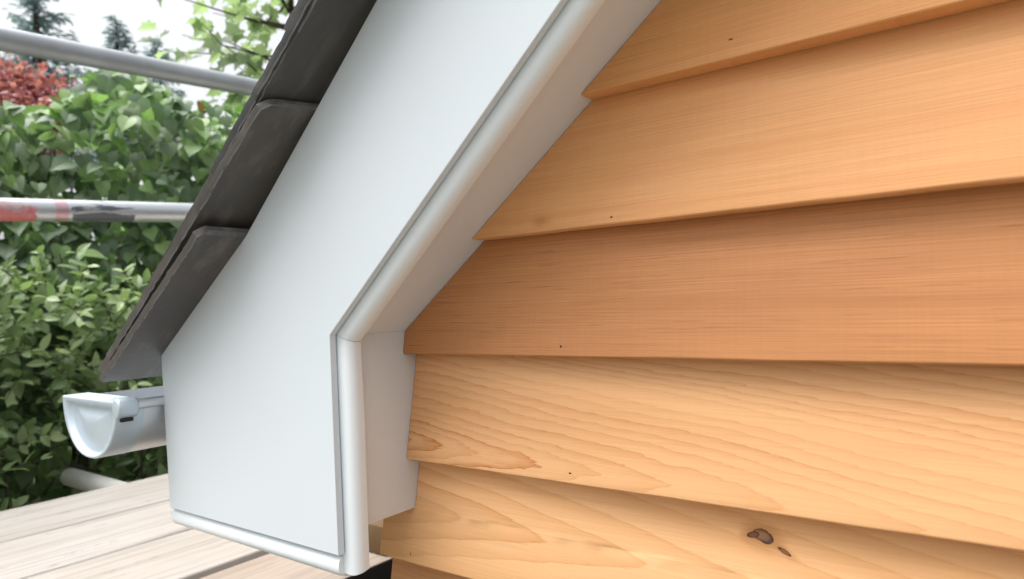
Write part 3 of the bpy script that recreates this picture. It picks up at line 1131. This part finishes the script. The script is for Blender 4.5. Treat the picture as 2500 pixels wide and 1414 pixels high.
segs = [bend((c0.x, c0.y, GROUND_Z), (c0.x + rnd.uniform(-.2, .2), c0.y + rnd.uniform(-.2, .2), c0.z + 0.05), 0.02, 0.004, 7, 0.1, i) for i in range(6)]
stems_obj('branch', segs, rs)

# --- broad leaved tree behind the roof edge
ct = unproj(705, 45, 3.6)
mt = empty('broadleaf_tree', (ct.x, ct.y, GROUND_Z), 'airy tree with pale lobed leaves against the white sky, beside the roof edge', 'tree')
segs = [bend((ct.x, ct.y, GROUND_Z), (ct.x, ct.y, ct.z + 0.8), 0.05, 0.015, 9, 0.1, 3)]
P, Ld, Nn, S, Cc = [], [], [], [], []
for i in range(85):
    a = rnd.uniform(0, 2 * math.pi)
    h = rnd.uniform(-0.75, 0.9)
    b0 = Vector((ct.x, ct.y, ct.z + h - 0.12))
    ln_ = rnd.uniform(0.25, 0.62) * (1.15 - 0.35 * abs(h + 0.1))
    b1 = b0 + Vector((math.cos(a) * ln_, math.sin(a) * ln_, rnd.uniform(-0.05, 0.25)))
    br_ = bend(b0, b1, 0.007, 0.0015, 6, 0.05, i)
    segs.append(br_)
    for q in range(9):
        f = rnd.uniform(0.25, 1.0)
        p = b0.lerp(b1, f) + Vector((rnd.gauss(0, .06), rnd.gauss(0, .06), rnd.gauss(0, .06)))
        P.append(tuple(p))
        Ld.append((math.cos(a) + rnd.gauss(0, .6), math.sin(a) + rnd.gauss(0, .6), rnd.gauss(-0.35, .4)))
        Nn.append((rnd.gauss(0, .5), rnd.gauss(0, .5), 0.8))
        S.append(rnd.uniform(0.06, 0.11))
        g_ = rnd.random()
        Cc.append((0.22 + 0.12 * g_, 0.27 + 0.14 * g_, 0.20 + 0.10 * g_))
crown = link_mesh('crown', leaves_mesh('crown', 'lobed', np.array(P), np.array(Ld), np.array(Nn), np.array(S), np.array(Cc), 0.95), leaf_mat('tree_leaf', 0.4, 0.60), mt)
stems_obj('trunk', segs, mt)


# --- conifers far behind
def conifer(tip_u, tip_v, depth, height, width, label, seed, lean=0.0):
    rr = random.Random(seed)
    tip = unproj(tip_u, tip_v, depth)
    ob = empty('conifer_tree', (tip.x, tip.y, GROUND_Z), label, 'tree', 'conifers far behind the hedge')
    segs = [[((tip.x, tip.y, GROUND_Z), 0.16), ((tip.x, tip.y, tip.z - height * 0.5), 0.09), ((tip.x, tip.y, tip.z), 0.012)]]
    P, Ld, Nn, S, Cc = [], [], [], [], []
    nlev = int(height / 0.16)
    for k in range(nlev):
        f = (k + 0.3) / nlev
        zc_ = tip.z - height * f
        nb = 4 + int(5 * f)
        for b_ in range(nb):
            a = rr.uniform(0, 2 * math.pi)
            L = width * (0.10 + f ** 0.85) * rr.uniform(0.55, 1.2)
            b0 = Vector((tip.x, tip.y, zc_))
            b1 = b0 + Vector((math.cos(a) * L, math.sin(a) * L, 0.10 * L - 0.15 * L * f + rr.uniform(-0.05, 0.12)))
            segs.append([(b0, 0.012), (b0.lerp(b1, 0.5), 0.008), (b1, 0.003)])
            ncl = int(10 + 46 * L)
            for q in range(ncl):
                g_ = rr.random() ** 0.8
                p = b0.lerp(b1, g_) + Vector((rr.gauss(0, .05), rr.gauss(0, .05), rr.gauss(-.03, .05)))
                P.append(tuple(p))
                sdv = rr.choice((-1, 1))
                Ld.append((math.cos(a) * 0.9 - math.sin(a) * sdv * 0.7 + rr.gauss(0, .3), math.sin(a) * 0.9 + math.cos(a) * sdv * 0.7 + rr.gauss(0, .3), rr.gauss(-0.1, .35)))
                Nn.append((rr.gauss(0, .5), rr.gauss(0, .5), 0.8))
                S.append(rr.uniform(0.09, 0.20))
                h_ = rr.random()
                Cc.append((0.25 + 0.08 * h_, 0.315 + 0.09 * h_, 0.40 + 0.09 * h_))  # distance haze painted into the needle colour, paler and bluer
    link_mesh('crown', leaves_mesh('crown', 'sliver', np.array(P), np.array(Ld), np.array(Nn), np.array(S), np.array(Cc), 0.5), M_con, ob)
    stems_obj('trunk', segs, ob)
    return ob


M_con = leaf_mat('hazed_conifer_needles', 0.6, 0.2, 0.3)
conifer(85, -90, 13.0, 4.2, 1.25, 'largest conifer, blue grey from painted haze, rising out of the top left corner', 21)
conifer(284, 48, 14.5, 3.0, 0.72, 'slender conifer with a pointed spire above the upper rail', 22)
conifer(378, 105, 16.0, 3.0, 1.05, 'low rounded conifer top, nearest the broadleaf tree', 23)
